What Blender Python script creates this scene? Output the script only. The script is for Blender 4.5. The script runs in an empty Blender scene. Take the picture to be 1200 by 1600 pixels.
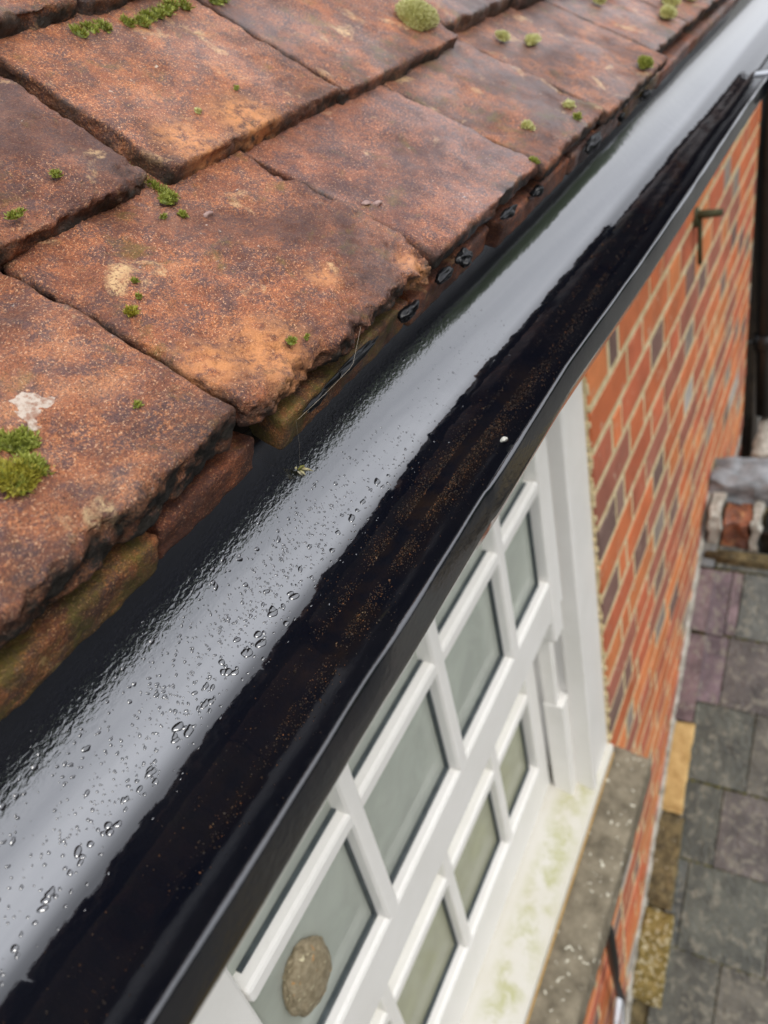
import bpy, bmesh, math, random
import numpy as np
from mathutils import Vector, Matrix
random.seed(7); rng=np.random.default_rng(11)
sc=bpy.context.scene
HZ=5.0                      # height of the camera above the ground
# ------------------------------------------------------------------ camera
cd=bpy.data.cameras.new("camera"); cam=bpy.data.objects.new("camera",cd); sc.collection.objects.link(cam); sc.camera=cam
cd.sensor_fit='VERTICAL'; cd.sensor_height=32; cd.sensor_width=24; cd.lens=25.12
cd.clip_start=0.01; cd.clip_end=900
Rm=Matrix(((0.44685312,0.58666276,-0.67538811),(-0.87156895,0.11526129,-0.47653163),(-0.20171726,0.80158695,0.56282191)))
# matrix rows are world axes; the camera looks down its own -Z
cam.matrix_world=Matrix.Translation((0,0,HZ))@Rm.to_4x4()
cd.dof.use_dof=True; cd.dof.focus_distance=0.37; cd.dof.aperture_fstop=9.5
# ------------------------------------------------------------------ world and sun (overcast)
SUN_EL,SUN_AZ=math.radians(52),math.radians(200)
w=bpy.data.worlds.new("World"); sc.world=w; w.use_nodes=True
nt=w.node_tree; N=nt.nodes; L=nt.links; N.clear()
out=N.new('ShaderNodeOutputWorld'); bg=N.new('ShaderNodeBackground'); sky=N.new('ShaderNodeTexSky')
sky.sky_type='NISHITA'; sky.sun_disc=False; sky.sun_elevation=SUN_EL; sky.sun_rotation=SUN_AZ
tc=N.new('ShaderNodeTexCoord'); mp=N.new('ShaderNodeMapping'); mp.inputs['Scale'].default_value=(1,1,2.5)
nz=N.new('ShaderNodeTexNoise'); nz.inputs['Scale'].default_value=1.6; nz.inputs['Detail'].default_value=5
cr=N.new('ShaderNodeValToRGB'); cr.color_ramp.elements[0].position=.3; cr.color_ramp.elements[0].color=(11.,11.3,12.2,1)
cr.color_ramp.elements[1].position=.75; cr.color_ramp.elements[1].color=(16.5,16.8,17.8,1)
mx=N.new('ShaderNodeMix'); mx.data_type='RGBA'; mx.inputs['Factor'].default_value=.86
L.new(tc.outputs['Generated'],mp.inputs['Vector']); L.new(mp.outputs[0],nz.inputs['Vector']); L.new(nz.outputs['Fac'],cr.inputs['Fac'])
L.new(sky.outputs[0],mx.inputs['A']); L.new(cr.outputs['Color'],mx.inputs['B']); sx=N.new('ShaderNodeSeparateXYZ'); L.new(tc.outputs['Generated'],sx.inputs[0]); mr=N.new('ShaderNodeMapRange'); L.new(sx.outputs['Z'],mr.inputs['Value'])
mr.inputs['From Min'].default_value=0; mr.inputs['From Max'].default_value=.9; mr.inputs['To Min'].default_value=.56; mr.inputs['To Max'].default_value=1.22
vm=N.new('ShaderNodeVectorMath'); vm.operation='SCALE'; L.new(mx.outputs['Result'],vm.inputs[0]); L.new(mr.outputs[0],vm.inputs['Scale']); L.new(vm.outputs[0],bg.inputs['Color'])
bg.inputs['Strength'].default_value=.1; L.new(bg.outputs[0],out.inputs['Surface'])
sd=bpy.data.lights.new("sun",'SUN'); sd.energy=1.5; sd.angle=math.radians(22); sd.color=(1,.96,.9)
so=bpy.data.objects.new("sun",sd); sc.collection.objects.link(so)
sdir=Vector((math.sin(SUN_AZ)*math.cos(SUN_EL),math.cos(SUN_AZ)*math.cos(SUN_EL),math.sin(SUN_EL)))
so.rotation_euler=sdir.to_track_quat('Z','Y').to_euler()
sc.view_settings.view_transform='Standard'; sc.view_settings.look='None'; sc.view_settings.exposure=0.20; sc.view_settings.gamma=1
# ------------------------------------------------------------------ helpers
COL=sc.collection
def tag(o,label=None,cat=None,group=None,kind=None):
    if label: o['label']=label
    if cat: o['category']=cat
    if group: o['group']=group
    if kind: o['kind']=kind
    return o
def P(x,y,d): return (x,y,HZ-d)          # d = metres below the camera
def mesh_obj(name,verts,faces,mat,parent=None,smooth=True,mats=None,midx=None):
    me=bpy.data.meshes.new(name); me.from_pydata([tuple(v) for v in verts],[],[tuple(f) for f in faces]); me.update()
    if smooth: me.polygons.foreach_set('use_smooth',[True]*len(me.polygons))
    for m in (mats or [mat]): me.materials.append(m)
    if midx is not None: me.polygons.foreach_set('material_index',midx)
    o=bpy.data.objects.new(name,me); COL.objects.link(o)
    if parent: o.parent=parent; o.matrix_parent_inverse=parent.matrix_world.inverted()
    return o
def empty(name,loc):
    o=bpy.data.objects.new(name,None); COL.objects.link(o); o.location=loc; o.empty_display_size=.02
    bpy.context.view_layer.update(); return o
class MB:
    def __init__(s): s.v=[]; s.f=[]; s.c=[]
    def add(s,v,f,c=None):
        b=len(s.v); s.v+= [tuple(p) for p in v]; s.f+=[tuple(i+b for i in q) for q in f]
        if c is not None: s.c+=[c]*len(v)
    def box(s,x0,x1,y0,y1,d0,d1,bev=0,c=None):
        """box in x,y,depth with chamfered edges"""
        cx,cy,cz=(x0+x1)/2,(y0+y1)/2,HZ-(d0+d1)/2; hx,hy,hz=abs(x1-x0)/2,abs(y1-y0)/2,abs(d1-d0)/2
        b=min(bev,hx*.9,hy*.9,hz*.9)
        if b<=0:
            v=[(cx+sx*hx,cy+sy*hy,cz+sz*hz) for sx in(-1,1) for sy in(-1,1) for sz in(-1,1)]
            f=[(0,1,3,2),(4,6,7,5),(0,4,5,1),(2,3,7,6),(0,2,6,4),(1,5,7,3)]; s.add(v,f,c); return
        bm=bmesh.new(); bmesh.ops.create_cube(bm,size=1)
        for q in bm.verts: q.co=Vector((q.co.x*2*hx,q.co.y*2*hy,q.co.z*2*hz))
        bmesh.ops.bevel(bm,geom=bm.edges[:],offset=b,segments=2,affect='EDGES',profile=.5)
        bm.verts.index_update(); s.add([(q.co.x+cx,q.co.y+cy,q.co.z+cz) for q in bm.verts],[[q.index for q in f.verts] for f in bm.faces],c); bm.free()
    def tube(s,pts,r,n=10,c=None):
        pts=[Vector(p) for p in pts]; rs=r if isinstance(r,(list,tuple)) else [r]*len(pts); V=[];F=[]
        up=Vector((0,0,1))
        for i,p in enumerate(pts):
            t=(pts[min(i+1,len(pts)-1)]-pts[max(i-1,0)]).normalized()
            a=t.cross(up if abs(t.z)<.9 else Vector((1,0,0))).normalized(); b=t.cross(a)
            for k in range(n):
                q=2*math.pi*k/n; V.append(p+(a*math.cos(q)+b*math.sin(q))*rs[i])
        for i in range(len(pts)-1):
            for k in range(n): F.append((i*n+k,i*n+(k+1)%n,(i+1)*n+(k+1)%n,(i+1)*n+k))
        F.append(tuple(range(n))[::-1]); F.append(tuple((len(pts)-1)*n+k for k in range(n)))
        s.add(V,F,c)
    def build(s,name,mat,parent=None,smooth=False):
        o=mesh_obj(name,s.v,s.f,mat,parent,smooth)
        if s.c:
            a=o.data.color_attributes.new('col','FLOAT_COLOR','POINT'); a.data.foreach_set('color',np.array([(*c,1) if len(c)==3 else c for c in s.c],dtype=np.float32).ravel())
        return o
# numpy value noise --------------------------------------------------
def _h(i,j,k,s):
    n=(i*374761393+j*668265263+k*2147483647+s*1274126177)&0xffffffff
    n=((n^(n>>13))*1274126177)&0xffffffff; n=((n^(n>>16))*2246822519)&0xffffffff
    return ((n^(n>>15))&0xffffff)/float(0xffffff)*2-1
def vnoise(p,seed=0):
    i=np.floor(p).astype(np.int64); f=p-i; u=f*f*f*(f*(f*6-15)+10); r=0
    for a in(0,1):
        for b in(0,1):
            for c in(0,1):
                wt=(u[:,0] if a else 1-u[:,0])*(u[:,1] if b else 1-u[:,1])*(u[:,2] if c else 1-u[:,2])
                r=r+wt*_h(i[:,0]+a,i[:,1]+b,i[:,2]+c,seed)
    return r
def fbm(p,sc_,oct_=3,seed=0,g=.5):
    r=0;a=1;q=np.asarray(p)*sc_
    for o in range(oct_): r=r+a*vnoise(q+o*17.3,seed+o); q=q*2.03; a*=g
    return r
# ------------------------------------------------------------------ materials
def new_mat(name):
    m=bpy.data.materials.new(name); m.use_nodes=True; nt=m.node_tree
    b=nt.nodes['Principled BSDF']; return m,nt,b
class NT:
    def __init__(s,nt): s.nt=nt
    def n(s,t,**k):
        q=s.nt.nodes.new(t)
        for a,b in k.items():
            if hasattr(q,a) and not a[0].isupper(): setattr(q,a,b)
        return q
    def l(s,a,b): s.nt.links.new(a,b)
    def pos(s): return s.n('ShaderNodeNewGeometry').outputs['Position']
    def noise(s,scale,detail=4,rough=.55,vec=None,dist=0,out_='Fac'):
        q=s.n('ShaderNodeTexNoise'); q.inputs['Scale'].default_value=scale; q.inputs['Detail'].default_value=detail
        q.inputs['Roughness'].default_value=rough; q.inputs['Distortion'].default_value=dist
        s.l(vec if vec is not None else s.pos(),q.inputs['Vector']); return q.outputs[out_]
    def ramp(s,fac,stops,interp='LINEAR'):
        q=s.n('ShaderNodeValToRGB'); q.color_ramp.interpolation=interp; e=q.color_ramp.elements
        while len(e)<len(stops): e.new(.5)
        for x,(p,c) in zip(e,stops): x.position=p; x.color=(c,c,c,1) if isinstance(c,(int,float)) else (*c,1)
        s.l(fac,q.inputs['Fac']); return q.outputs['Color']
    def mix(s,f,a,b,mode='MIX'):
        q=s.n('ShaderNodeMix',data_type='RGBA',blend_type=mode)
        for k,v in(('Factor',f),('A',a),('B',b)):
            i=[x for x in q.inputs if x.name==k and (x.type=='RGBA' or k=='Factor' and x.type=='VALUE')][0]
            if isinstance(v,(int,float)): i.default_value=v if k=='Factor' else (v,v,v,1)
            elif isinstance(v,tuple): i.default_value=(*v,1)
            else: s.l(v,i)
        return [o for o in q.outputs if o.type=='RGBA'][0]
    def math(s,op,a,b=0.,c=None):
        q=s.n('ShaderNodeMath',operation=op)
        for i,v in enumerate((a,b) if c is None else (a,b,c)):
            if isinstance(v,(int,float)): q.inputs[i].default_value=v
            else: s.l(v,q.inputs[i])
        return q.outputs[0]
    def attr(s,name):
        q=s.n('ShaderNodeAttribute',attribute_name=name); return q
    def bump(s,h,dist,strength=1,normal=None):
        q=s.n('ShaderNodeBump'); q.inputs['Distance'].default_value=dist; q.inputs['Strength'].default_value=strength
        s.l(h,q.inputs['Height'])
        if normal is not None: s.l(normal,q.inputs['Normal'])
        return q.outputs[0]
    def xyz(s):
        q=s.n('ShaderNodeSeparateXYZ'); s.l(s.pos(),q.inputs[0]); return q.outputs
def tile_material(name='fired_clay',algae=.0,seedoff=0.,tint=(1,1,1),dark=0.,sheen=1.):
    m,nt,b=new_mat(name); t=NT(nt)
    g=t.n('ShaderNodeNewGeometry'); va=t.n('ShaderNodeVectorMath',operation='ADD'); va.inputs[1].default_value=(seedoff,seedoff*.7,0); t.l(g.outputs['Position'],va.inputs[0]); p=va.outputs[0]
    big=t.noise(24,4,.62,p); mid=t.noise(95,5,.65,p); fine=t.noise(620,3,.7,p); grain=t.noise(1700,2,.8,p)
    base=t.ramp(big,[(.34,(.125,.050,.034)),(.46,(.25,.085,.042)),(.57,(.40,.135,.056)),(.70,(.52,.21,.085))])
    base=t.mix(t.ramp(mid,[(.45,0.),(.58,.80)]),base,(.125,.070,.068))          # purple-grey weathering
    gmk=t.ramp(t.noise(48,4,.6,p),[(.36,.15),(.60,1.)]); base=t.mix(t.math('MULTIPLY',gmk,t.ramp(fine,[(.50,0.),(.60,.9)])),base,(.66,.26,.105))             # orange sand grains
    base=t.mix(t.ramp(grain,[(.38,.92),(.49,0.)]),base,(.060,.032,.028))           # dark pits
    n5=t.noise(1000,2,.7,p); base=t.mix(t.ramp(n5,[(.60,0.),(.66,.85)]),base,(.80,.47,.27))
    dk=t.noise(11,5,.62,p,dist=.5); base=t.mix(t.ramp(dk,[(.46-dark,0.),(.62-dark,.72)]),base,(.085,.040,.032))
    # cream worn patches
    pat=t.noise(30,5,.6,p,dist=.6); pm=t.math('MULTIPLY',t.ramp(pat,[(.61,0.),(.70,1.)]),t.ramp(fine,[(.36,0.),(.52,1.)]))
    base=t.mix(pm,base,(.68,.47,.25))
    # small white lichen
    li=t.noise(170,4,.65,p,dist=.2); lm=t.math('MULTIPLY',t.ramp(li,[(.70,0.),(.72,.9)]),t.ramp(t.noise(14,2,.5,p),[(.42,0.),(.52,1.)]))
    base=t.mix(lm,base,(.68,.62,.54))
    # wide pale bloom patches
    # green film
    gr=t.noise(38,5,.7,p,dist=.4); gm=t.ramp(gr,[(.60-algae*.16,0.),(.72-algae*.14,.55+algae*.3)])
    base=t.mix(t.math('MULTIPLY',gm,t.ramp(fine,[(.3,.4),(.6,1.)])),base,(.135,.125,.022))
    a=t.attr('stain'); st=t.math('MULTIPLY',a.outputs['Fac'],t.ramp(t.noise(60,5,.7,p,dist=.5),[(.36,.15),(.56,1.)]))
    base=t.mix(t.math('MULTIPLY',st,.88),base,(.026,.020,.014))
    a2=t.attr('bare'); base=t.mix(t.math('MULTIPLY',a2.outputs['Fac'],t.ramp(t.noise(160,4,.7,p),[(.36,.0),(.56,.9)])),base,(.66,.30,.12))
    if tint!=(1,1,1): base=t.mix(1.,base,tint,'MULTIPLY')
    t.l(base,b.inputs['Base Color'])
    x=t.xyz()[0]; wet=t.ramp(t.math('ADD',t.math('MULTIPLY',x,1.1),t.math('MULTIPLY',t.math('SUBTRACT',big,.5),.9)),[(.20,.0),(.55,1.)])
    r=t.math('SUBTRACT',.68,t.math('MULTIPLY',wet,.12)); pw=t.math('MULTIPLY',wet,t.ramp(t.noise(13,3,.5,p,dist=.3),[(.42,.12*sheen),(.60,min(1,.75*sheen))])); t.l(pw,b.inputs['Coat Weight']); b.inputs['Coat Roughness'].default_value=.27; b.inputs['Coat IOR'].default_value=1.6; r=t.math('ADD',r,t.math('MULTIPLY',t.math('SUBTRACT',fine,.5),.35)); t.l(r,b.inputs['Roughness'])
    b.inputs['Specular IOR Level'].default_value=.4
    h=t.math('ADD',t.math('MULTIPLY',fine,.55),t.math('ADD',t.math('MULTIPLY',grain,.35),t.math('MULTIPLY',mid,1.1)))
    t.l(t.bump(h,.0026,1.),b.inputs['Normal']); t.l(t.bump(h,.0009,1.),b.inputs['Coat Normal'])
    return m
def paint_black():
    m,nt,b=new_mat('black_gloss_paint'); t=NT(nt)
    p=t.pos(); n1=t.noise(22,3,.5,p); 
    base=t.mix(t.ramp(n1,[(.35,0.),(.7,1.)]),(.0035,.0042,.0075),(.0065,.0068,.0095))
    # thin brown silt film in patches
    si=t.noise(35,5,.7,p,dist=.5); a=t.attr('silt'); base=t.mix(t.math('MULTIPLY',a.outputs['Fac'],t.ramp(si,[(.42,0.),(.66,.55)])),base,(.030,.016,.007))
    t.l(base,b.inputs['Base Color'])
    wt=t.attr('wet')
    r=t.math('MULTIPLY_ADD',wt.outputs['Fac'],-.10,.135); t.l(r,b.inputs['Roughness'])
    gl=t.attr('gloss'); t.l(t.math('MULTIPLY_ADD',gl.outputs['Fac'],1.05,1.18),b.inputs['IOR'])
    t.l(gl.outputs['Fac'],b.inputs['Coat Weight']); b.inputs['Coat Roughness'].default_value=.03; b.inputs['Coat IOR'].default_value=2.05
    pe=t.attr('peel')
    st=t.n('ShaderNodeMapping'); st.inputs['Scale'].default_value=(.55,1,1); t.l(p,st.inputs['Vector'])
    peel=t.noise(560,3,.5,st.outputs[0],dist=.3); 
    low=t.noise(75,2,.4,p)
    dots=t.n('ShaderNodeTexVoronoi'); dots.inputs['Scale'].default_value=330; dots.inputs['Randomness'].default_value=1; t.l(p,dots.inputs['Vector'])
    dv=t.ramp(dots.outputs['Distance'],[(.08,1.),(.3,0.)])
    h=t.math('ADD',t.math('MULTIPLY',t.math('MULTIPLY',peel,pe.outputs['Fac']),1.),t.math('MULTIPLY',low,.20))
    h=t.math('ADD',h,t.math('MULTIPLY',t.math('MULTIPLY',dv,pe.outputs['Fac']),.05))
    bp=t.bump(h,.0007,1.); t.l(bp,b.inputs['Normal'])
    bc=t.bump(t.math('ADD',h,0.),.0007,.75); t.l(bc,b.inputs['Coat Normal'])
    return m
def simple(name,c1,c2,scale=30,rough=.6,bump=0.,bscale=None,spec=.5,metal=0,detail=5,pos=(.35,.7)):
    m,nt,b=new_mat(name); t=NT(nt); n=t.noise(scale,detail,.6)
    t.l(t.ramp(n,[(pos[0],c1),(pos[1],c2)]),b.inputs['Base Color']); b.inputs['Roughness'].default_value=rough
    b.inputs['Specular IOR Level'].default_value=spec; b.inputs['Metallic'].default_value=metal
    if bump: t.l(t.bump(t.noise(bscale or scale*3,5,.65),bump,1),b.inputs['Normal'])
    return m
def col_attr_mat(name,rough=.7,nscale=60,namt=.5,bump=.001,bscale=300,spec=.4,spots=None):
    m,nt,b=new_mat(name); t=NT(nt); a=t.attr('col').outputs['Color']
    n=t.noise(nscale,5,.65); dark=t.ramp(n,[(.3,1-namt),(.65,1.)]); c=t.mix(1.,a,dark,'MULTIPLY')
    if spots:
        c=t.mix(t.math('MULTIPLY',t.ramp(t.noise(spots[1],4,.6,dist=.5),[(spots[2],0.),(spots[2]+.12,.6)]),1.),c,spots[0])
    t.l(c,b.inputs['Base Color']); b.inputs['Roughness'].default_value=rough; b.inputs['Specular IOR Level'].default_value=spec
    t.l(t.bump(t.noise(bscale,4,.6),bump,1),b.inputs['Normal']); return m
M={}
M['tile']=tile_material('fired_clay',.1,0.,(1,1,1),.0); M['tile_b']=tile_material('fired_clay_worn',.25,3.1,(1.05,.98,.92),-.02); M['tile_c']=tile_material('fired_clay_damp',.4,7.7,(.95,.88,.82),.02,1.2)
M['tile_purple']=tile_material('fired_clay_purple_sheen',.15,11.3,(1.02,.95,.98),-.01,2.6); M['tile_dark']=tile_material('fired_clay_sooty',.2,14.9,(1.,.93,.88),.03); M['tile_orange']=tile_material('fired_clay_orange',.1,19.3,(1.12,1.04,.92),-.03)
M['tile_mossy']=tile_material('fired_clay_algae',1.05,1.9,(.95,.90,.70)); M['tile_red']=tile_material('fired_clay_red',.1,5.,(1.0,.80,.66))
M['black']=paint_black()
M['sealant']=simple('black_sealant',(.004,.004,.005),(.009,.009,.010),200,.34,.0004,250,.35)
M['white']=simple('white_gloss_paint',(.81,.79,.745),(.86,.84,.80),14,.32,.0004,160,.5)
# painted sill with green algae towards its front
def sill_mat():
    m,nt,b=new_mat('white_paint_algae'); t=NT(nt)
    n=t.noise(24,6,.72,dist=.3); y=t.xyz()[1]; band=t.ramp(t.math('MULTIPLY',t.math('SUBTRACT',y,.32),12.),[(.0,.2),(.3,1.),(.62,.8),(.85,.0)])
    f=t.math('MULTIPLY',t.ramp(n,[(.42,0.),(.62,.9)]),band); c=t.mix(f,(.60,.575,.51),(.38,.38,.16))
    c=t.mix(t.ramp(t.noise(9,4,.6),[(.4,0.),(.75,.35)]),c,(.46,.41,.26))
    t.l(c,b.inputs['Base Color']); b.inputs['Roughness'].default_value=.5; return m
M['sill']=sill_mat()
M['ochre']=simple('ochre_sealant',(.40,.22,.05),(.55,.34,.10),50,.6,.0015,120)
M['stone']=simple('weathered_stone_sill',(.12,.10,.068),(.28,.24,.17),26,.85,.003,110,.3)
def add_spots(m,color,scale,thr):
    nt=m.node_tree; b=nt.nodes['Principled BSDF']; t=NT(nt); src=b.inputs['Base Color'].links[0].from_socket
    v=t.noise(scale,2,.5,dist=.8); c=t.mix(t.ramp(v,[(thr,0.),(thr+.03,.9)]),src,color); t.l(c,b.inputs['Base Color'])
add_spots(M['stone'],(.65,.62,.5),80,.66)
M['mortar']=simple('lime_mortar',(.56,.44,.24),(.80,.67,.42),45,.9,.0035,160,.2)
M['pale_mortar']=simple('pale_cement',(.24,.22,.18),(.56,.53,.46),30,.85,.004,90,.3)
M['brick']=col_attr_mat('facing_brick',.75,9,.38,.0022,200,.4,((.60,.47,.33),38,.60))
M['slate']=col_attr_mat('roof_slate',.36,15,.70,.003,90,.5,((.24,.225,.17),40,.52))
M['sand']=simple('yellow_sandstone',(.42,.27,.10),(.60,.42,.18),30,.8,.003,90,.3)
M['mossstone']=simple('lichen_covered_stone',(.13,.095,.025),(.36,.27,.10),60,.9,.006,150,.2); add_spots(M['mossstone'],(.55,.49,.32),80,.58)
M['mossstone_dark']=simple('dark_damp_stone',(.07,.055,.028),(.22,.17,.08),45,.8,.005,130,.3); add_spots(M['mossstone_dark'],(.46,.42,.30),120,.68)
M['lead']=simple('lead_sheet',(.13,.14,.145),(.30,.31,.32),18,.4,.003,40,.5)
M['pipe']=simple('black_pipe',(.006,.006,.006),(.016,.015,.014),20,.35)
M['rust']=simple('mossy_iron',(.030,.034,.012),(.09,.085,.03),200,.7,.001,500)
M['galv']=simple('galvanised_clip',(.45,.47,.5),(.7,.72,.75),100,.3,0,None,.5,.7)
M['grit']=col_attr_mat('grit',.6,500,.3,.0003,900)
M['wood']=simple('dark_timber',(.02,.014,.01),(.05,.035,.022),30,.8)
M['plaster']=simple('inner_plaster',(.62,.66,.58),(.68,.71,.63),6,.9)
M['added_backing']=simple('pale_green_backing',(.78,.84,.73),(.86,.90,.81),9,.9); M['railgrey']=simple('inner_rail_shade_grey',(.07,.07,.055),(.12,.115,.09),40,.6)
M['cable']=simple('black_cable',(.008,.008,.009),(.02,.02,.02),60,.4)
M['whitecable']=simple('white_plastic',(.6,.62,.66),(.75,.77,.8),60,.35)
M['ground']=simple('paved_ground',(.05,.05,.045),(.11,.105,.09),2,.9,.01,10)
M['hedge']=simple('hedge_leaf',(.02,.035,.01),(.06,.09,.025),9,.8,.05,8)
M['thread']=simple('spider_silk',(.5,.42,.3),(.6,.5,.4),60,.4)
def moss_mat(name,c1,c2,tip):
    m,nt,b=new_mat(name); t=NT(nt); a=t.attr('col').outputs['Color']; n=t.noise(260,3,.6)
    c=t.mix(t.ramp(n,[(.3,0.),(.7,1.)]),c1,c2); s=t.n('ShaderNodeSeparateColor'); t.l(a,s.inputs[0]); c=t.mix(s.outputs[0],c,tip)
    t.l(c,b.inputs['Base Color']); b.inputs['Roughness'].default_value=.55
    b.inputs['Subsurface Weight'].default_value=0; return m
M['moss']=moss_mat('green_moss',(.11,.14,.014),(.24,.27,.025),(.62,.62,.16))
M['moss_pale']=moss_mat('pale_moss',(.38,.36,.10),(.58,.56,.20),(.88,.86,.58))
M['moss_yellow']=moss_mat('yellow_moss',(.20,.17,.02),(.36,.32,.03),(.62,.56,.10))
def water_mat():
    m,nt,b=new_mat('water_bead'); b.inputs['Base Color'].default_value=(.012,.012,.013,1); b.inputs['Roughness'].default_value=.02
    b.inputs['IOR'].default_value=2.0; b.inputs['Coat Weight'].default_value=.8; b.inputs['Coat Roughness'].default_value=.01; b.inputs['Coat IOR'].default_value=1.8; return m
M['water']=water_mat()
def glass_mat():
    m=bpy.data.materials.new('window_glass'); m.use_nodes=True; nt=m.node_tree; nt.nodes.clear(); t=NT(nt)
    o=t.n('ShaderNodeOutputMaterial'); tr=t.n('ShaderNodeBsdfTransparent'); tr.inputs[0].default_value=(.93,.97,.93,1)
    gl=t.n('ShaderNodeBsdfGlossy'); gl.inputs['Roughness'].default_value=.03; fr=t.n('ShaderNodeFresnel'); fr.inputs[0].default_value=1.6
    df=t.n('ShaderNodeBsdfDiffuse'); df.inputs[0].default_value=(.86,.90,.80,1)
    m1=t.n('ShaderNodeMixShader'); m2=t.n('ShaderNodeMixShader'); t.l(fr.outputs[0],m1.inputs[0]); t.l(tr.outputs[0],m1.inputs[1]); t.l(gl.outputs[0],m1.inputs[2])
    pale_haze=t.ramp(t.noise(14,3,.6,dist=.6),[(.35,.34),(.75,.44)]); t.l(pale_haze,m2.inputs[0]); t.l(m1.outputs[0],m2.inputs[1]); t.l(df.outputs[0],m2.inputs[2]); t.l(m2.outputs[0],o.inputs[0]); return m  # pale haze mixed in to brighten the panes; room behind stays dark
M['glass']=glass_mat()
def glass_dirty_haze():
    m=M['glass'].copy(); m.name='window_glass_algae'
    for n in m.node_tree.nodes:
        if n.type=='BSDF_DIFFUSE': n.inputs[0].default_value=(.76,.76,.55,1)  # same brightening haze, tinted with greenish algae
    return m
M['glass_dirty_haze']=glass_dirty_haze()
# ------------------------------------------------------------------ setting: ground, added horizon hedge
me=mesh_obj('ground',[(-400,-400,0),(400,-400,0),(400,400,0),(-400,400,0)],[(0,1,2,3)],M['ground'],smooth=False); tag(me,kind='structure')
# ------------------------------------------------------------------ gutter
XS=[-.3,.35,.53,.70,.96,1.15,2.3]; DS=[0,0,.0105,.0166,.024,.0325,.062]
def gshift(x): return np.interp(x,XS,DS)
def gsec(a):
    """inner trough section, a in degrees: 0 back, 90 bottom, 180 front"""
    r=.0535; q=math.radians(a)
    if a<=90: return .182+r*math.cos(q),.179+r*math.sin(q)
    return .174+r*math.cos(q),.179+r*math.sin(q)
def gpos(x,a,off=0.):
    q=math.radians(a); y,d=gsec(a); y-=math.cos(q)*off; d-=math.sin(q)*off
    wf=.45+.55*(0.2355-y)/.115; d+=gshift(x)*wf; return Vector((x,y,HZ-d)),Vector((0,-math.cos(q),math.sin(q)))
prof=[]; gloss=[]
prof.append((.2355,.166,0)); 
for a in np.arange(0,90.1,2.5): prof.append((*gsec(a),a))
for a in np.arange(90.01,174,2.5): prof.append((*gsec(a),a))
inner_n=len(prof)
prof+= [(.1203,.1836,180),(.1200,.1832,182),(.1188,.1831,182),(.1184,.1833,184),(.1182,.1837,184),(.1181,.1845,185),(.1179,.1955,185),(.1180,.1975,185),(.1186,.1982,185)]
for a in np.arange(161,-1,-6.):
    q=math.radians(a); prof.append((.178+.0603*math.cos(q),.182+.0585*math.sin(q),200))
prof.append((.2395,.170,200)); prof.append((.2385,.1655,200)); prof.append((.2365,.1655,200))
gx=list(np.arange(-.16,.55,.004))+list(np.arange(.55,2.32,.012)); npf=len(prof); V=[];F=[];silt=[];wet=[];peel=[]
nn=vnoise(np.array([[x*30,0,0] for x in gx]),5); n2=vnoise(np.array([[x*9,3,0] for x in gx]),9)
for i,x in enumerate(gx):
    for (y,d,a) in prof:
        wf=.45+.55*(0.2355-y)/.115; dd=d+gshift(x)*wf; yy=y
        if a==200 or a>=181:
            k=.0006 if x>.243 else 0.; yy-=k*(1 if y<.18 else -1); dd+= (nn[i]*.0004) if a>=181 else 0
            if a in(184,): yy-=nn[i]*.0003
            if a==200 and d>.2: dd+=k
        else:
            yy+=n2[i]*.0004
        V.append((x,yy,HZ-dd))
        gloss.append(float(np.interp(a,[0,63,71,90,179],[1,1,.30,.12,.05])) if a<180 else (.5 if a in(180,182) else .42)); silt.append(max(0,1-abs(a-94)/15)*max(.15,math.exp(-((x-.3)/.16)**2)) if a<180 else .25)
        wet.append((1. if a<100 else max(-1.4,1-(a-100)/14)) if 34<a<175 else (.3 if a in(180,182) else -.3 if a>=180 else max(-.7,min(1,-.7+1.7*(a-12)/32)))); 
        pk=.55*math.exp(-((a-24)/10)**2)+.02 if a<180 else .25
        pk*= (1. if x<.26 else max(.18,1-(x-.26)*3.5)); peel.append(min(1,pk))
for i in range(len(gx)-1):
    for k in range(npf): F.append((i*npf+k,(i+1)*npf+k,(i+1)*npf+(k+1)%npf,i*npf+(k+1)%npf))
F.append(tuple(range(npf))); F.append(tuple((len(gx)-1)*npf+k for k in range(npf))[::-1])
gut=empty('gutter',(0.5,.178,HZ-.24)); tag(gut,'black gloss painted half-round gutter, wet inside, running along the clay tile eaves','gutter')
tr=mesh_obj('trough',V,F,M['black'],gut)
for nm,arr in(('silt',silt),('wet',wet),('peel',peel),('gloss',gloss)):
    at=tr.data.attributes.new(nm,'FLOAT','POINT'); at.data.foreach_set('value',np.array(arr,dtype=np.float32))
# union clip and stop at far end
b=MB(); b.box(1.17,1.185,.112,.135,.2135,.2185,.001); b.build('clip',M['galv'],gut)
b=MB(); b.box(1.20,1.24,.098,.118,.213,.255,.003); b.build('union_bracket',M['black'],gut)
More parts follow.
